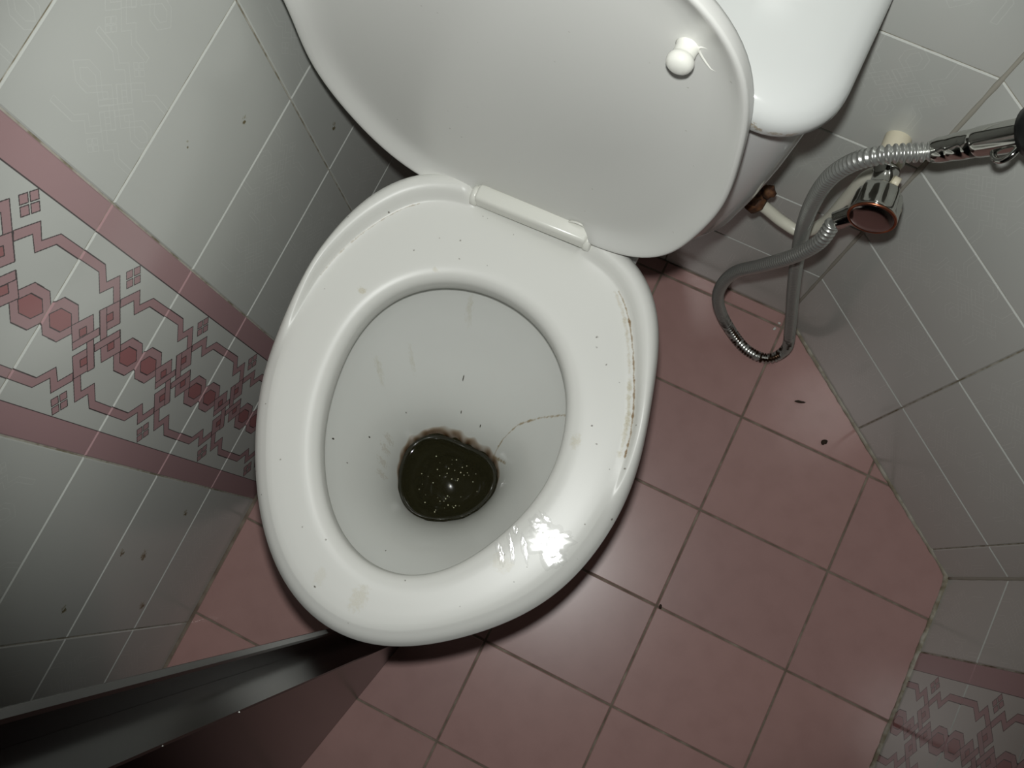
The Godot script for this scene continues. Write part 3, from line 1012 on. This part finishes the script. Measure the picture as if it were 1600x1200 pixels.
	part("arm", tube([Vector3(.0315, .742, -.118) - ho.position, Vector3(.0415, .742, -.1435) - ho.position], 14, func(i, l): return .010), M.black, ho)
	# cistern supply pipe
	var su := thing("supply_pipe", "cream flexible pipe from rusty cistern nut to the chrome valve", "pipe", Vector3(-.09, .38, -.14))
	var sf := Transform3D(Basis.IDENTITY, -su.position)
	var pts := [Vector3(-.128, .390, -.138), Vector3(-.113, .379, -.14), Vector3(-.088, .366, -.139), Vector3(-.064, .368, -.137), Vector3(-.050, .409, -.139), Vector3(-.047, .470, -.141), Vector3(-.045, .522, -.141), Vector3(-.038, .545, -.140)]
	part("pipe", tube(spline(pts, 10), 14, func(i, l): return .0068), M.supply, su, sf)
	part("rusty_nut", lathe([[.010, -.008], [.0135, -.006], [.0138, .004], [.011, .008]], 6), M.rust, su, sf * facing(Vector3(-.128, .391, -.137), Vector3(1, -.6, 0)))
	part("rusty_washer", blob(77, Vector3(.013, .010, .011), .5), M.rust, su, sf * Transform3D(Basis.IDENTITY, Vector3(-.137, .405, -.134)))
	part("rusty_clip", blob(78, Vector3(.008, .0075, .007), .6), M.rust, su, sf * Transform3D(Basis.IDENTITY, Vector3(-.120, .424, -.138)))

# ====================================================================================
# water, droplets, litter
# ====================================================================================
func build_small_things():
	# standing water in the bowl, its edge drawn up against the glaze
	var rings := []
	for s in [[.25, .0], [.6, .0], [.86, .0], [.93, .0003], [.97, .0011], [1.0, .0028], [1.02, .004]]:
		var ring := PackedVector3Array()
		for k in 72:
			var p := water_at(TAU * k / 72, s[0])
			ring.append(Vector3(p.x - SUMP_C.x, s[1], p.y - SUMP_C.y))
		rings.append(ring)
	var w := part("bowl_water", skin(rings, {"caps": [0], "hint": Vector3.UP}), M.water, self, Transform3D(Basis.IDENTITY, Vector3(SUMP_C.x, WATER_Y, SUMP_C.y)))
	tag(w, "dark murky water standing at the bottom of the toilet bowl", "water")
	var rng := RandomNumberGenerator.new()
	rng.seed = 17
	var st := SurfaceTool.new()
	st.begin(Mesh.PRIMITIVE_TRIANGLES)
	for k in 46:
		var th := rng.randf() * TAU
		var p := water_at(th, sqrt(rng.randf()) * .72) - SUMP_C + Vector2(.004, .006)
		var r := rng.randf_range(.0003, .0009)
		st.append_from(blob(k, Vector3(r, r * .6, r), .4), 0, Transform3D(Basis.IDENTITY, Vector3(p.x, .0004, p.y)))
	var fr := part("froth", st.commit(), M.froth, self, Transform3D(Basis.IDENTITY, Vector3(SUMP_C.x, WATER_Y, SUMP_C.y)))
	tag(fr, "tiny pale specks of froth floating on the murky bowl water", "froth", "", "stuff")
	# litter on the floor
	var bits := [["dead_insect", Vector3(.069, .002, -.058), Vector3(.0075, .0016, .0018), .35, "thin brown dead insect lying on the pink floor by the slanting wall", "insect"],
		["dirt_crumb", Vector3(.124, .0025, -.017), Vector3(.0045, .0028, .0035), .8, "round dark crumb on the pink floor beside the slanting wall", "crumb"],
		["dirt_crumb", Vector3(.006, .002, .305), Vector3(.0022, .002, .0036), .3, "brown crumb sitting on a joint crossing of the pink floor tiles", "crumb"],
		["dirt_crumb", Vector3(-.103, .0015, -.138), Vector3(.0016, .0014, .003), .9, "tiny brown crumb on the pink floor strip along the back wall", "crumb"]]
	for i in bits.size():
		var b: Array = bits[i]
		var o := part(b[0], blob(i + 90, b[2], .7), M.dirt, self, Transform3D(Basis(Vector3.UP, b[3]), b[1]))
		tag(o, b[4], b[5])
	var chips := [[Vector3(-.006, .0012, -.157), .0022], [Vector3(-.009, .0012, -.146), .0028], [Vector3(.020, .0012, -.138), .0024]]
	for i in chips.size():
		var o := part("plaster_crumb", blob(i + 120, Vector3(chips[i][1], .0012, chips[i][1] * .7), .7), M.fleck, self, Transform3D(Basis(Vector3.UP, i * 1.1), chips[i][0]))
		tag(o, ["white plaster crumb on the floor tile joint beside the hose loop", "largest white plaster crumb, on the pink floor inside the hose loop", "white plaster crumb between the hose loop and the slanting wall"][i], "crumb", "plaster crumbs by the hose loop")
	# splashed water drying on the seat
	var film := SurfaceTool.new()
	film.begin(Mesh.PRIMITIVE_TRIANGLES)
	var fc := Vector3(-.176, .4456, .312)
	var spots := [[.004, -.006, .024, .017, -.5], [.016, .006, .014, .012, -.6], [-.010, -.016, .012, .008, .2], [-.014, .010, .016, .0035, .95], [-.026, .016, .019, .003, .95], [-.033, .026, .014, .004, .9], [-.008, -.026, .008, .003, .3], [.016, -.018, .009, .0025, -.2], [-.030, -.002, .006, .003, .9]]
	for i in spots.size():
		var s: Array = spots[i]
		var rg := []
		for n in 15:
			var q := 1.0 - n / 15.0 * .96
			var hgt := .00045 * (1.0 - pow(q, 8.0))
			var ring := PackedVector3Array()
			for k in 48:
				var th := TAU * k / 48
				var m := 1.0 + .4 * noise.get_noise_2d(cos(th) * 1.6 + i * 5.0, sin(th) * 1.6)
				var v: Vector2 = Vector2(cos(th) * float(s[2]), sin(th) * float(s[3])) * m * q
				v = v.rotated(s[4])
				ring.append(Vector3(s[0] + v.x, hgt + .00016 * (1.0 - q) * noise.get_noise_2d(v.x * 130.0 + i * 3.0, v.y * 130.0 + i), s[1] + v.y))
			rg.append(ring)
		film.append_from(skin(rg, {"caps": [1], "hint": Vector3.UP}), 0, Transform3D.IDENTITY)
	var fi := part("water_film", film.commit(), M.film, self, Transform3D(Basis.IDENTITY, fc))
	tag(fi, "wet smears of splashed water drying on the toilet seat", "water", "", "stuff")
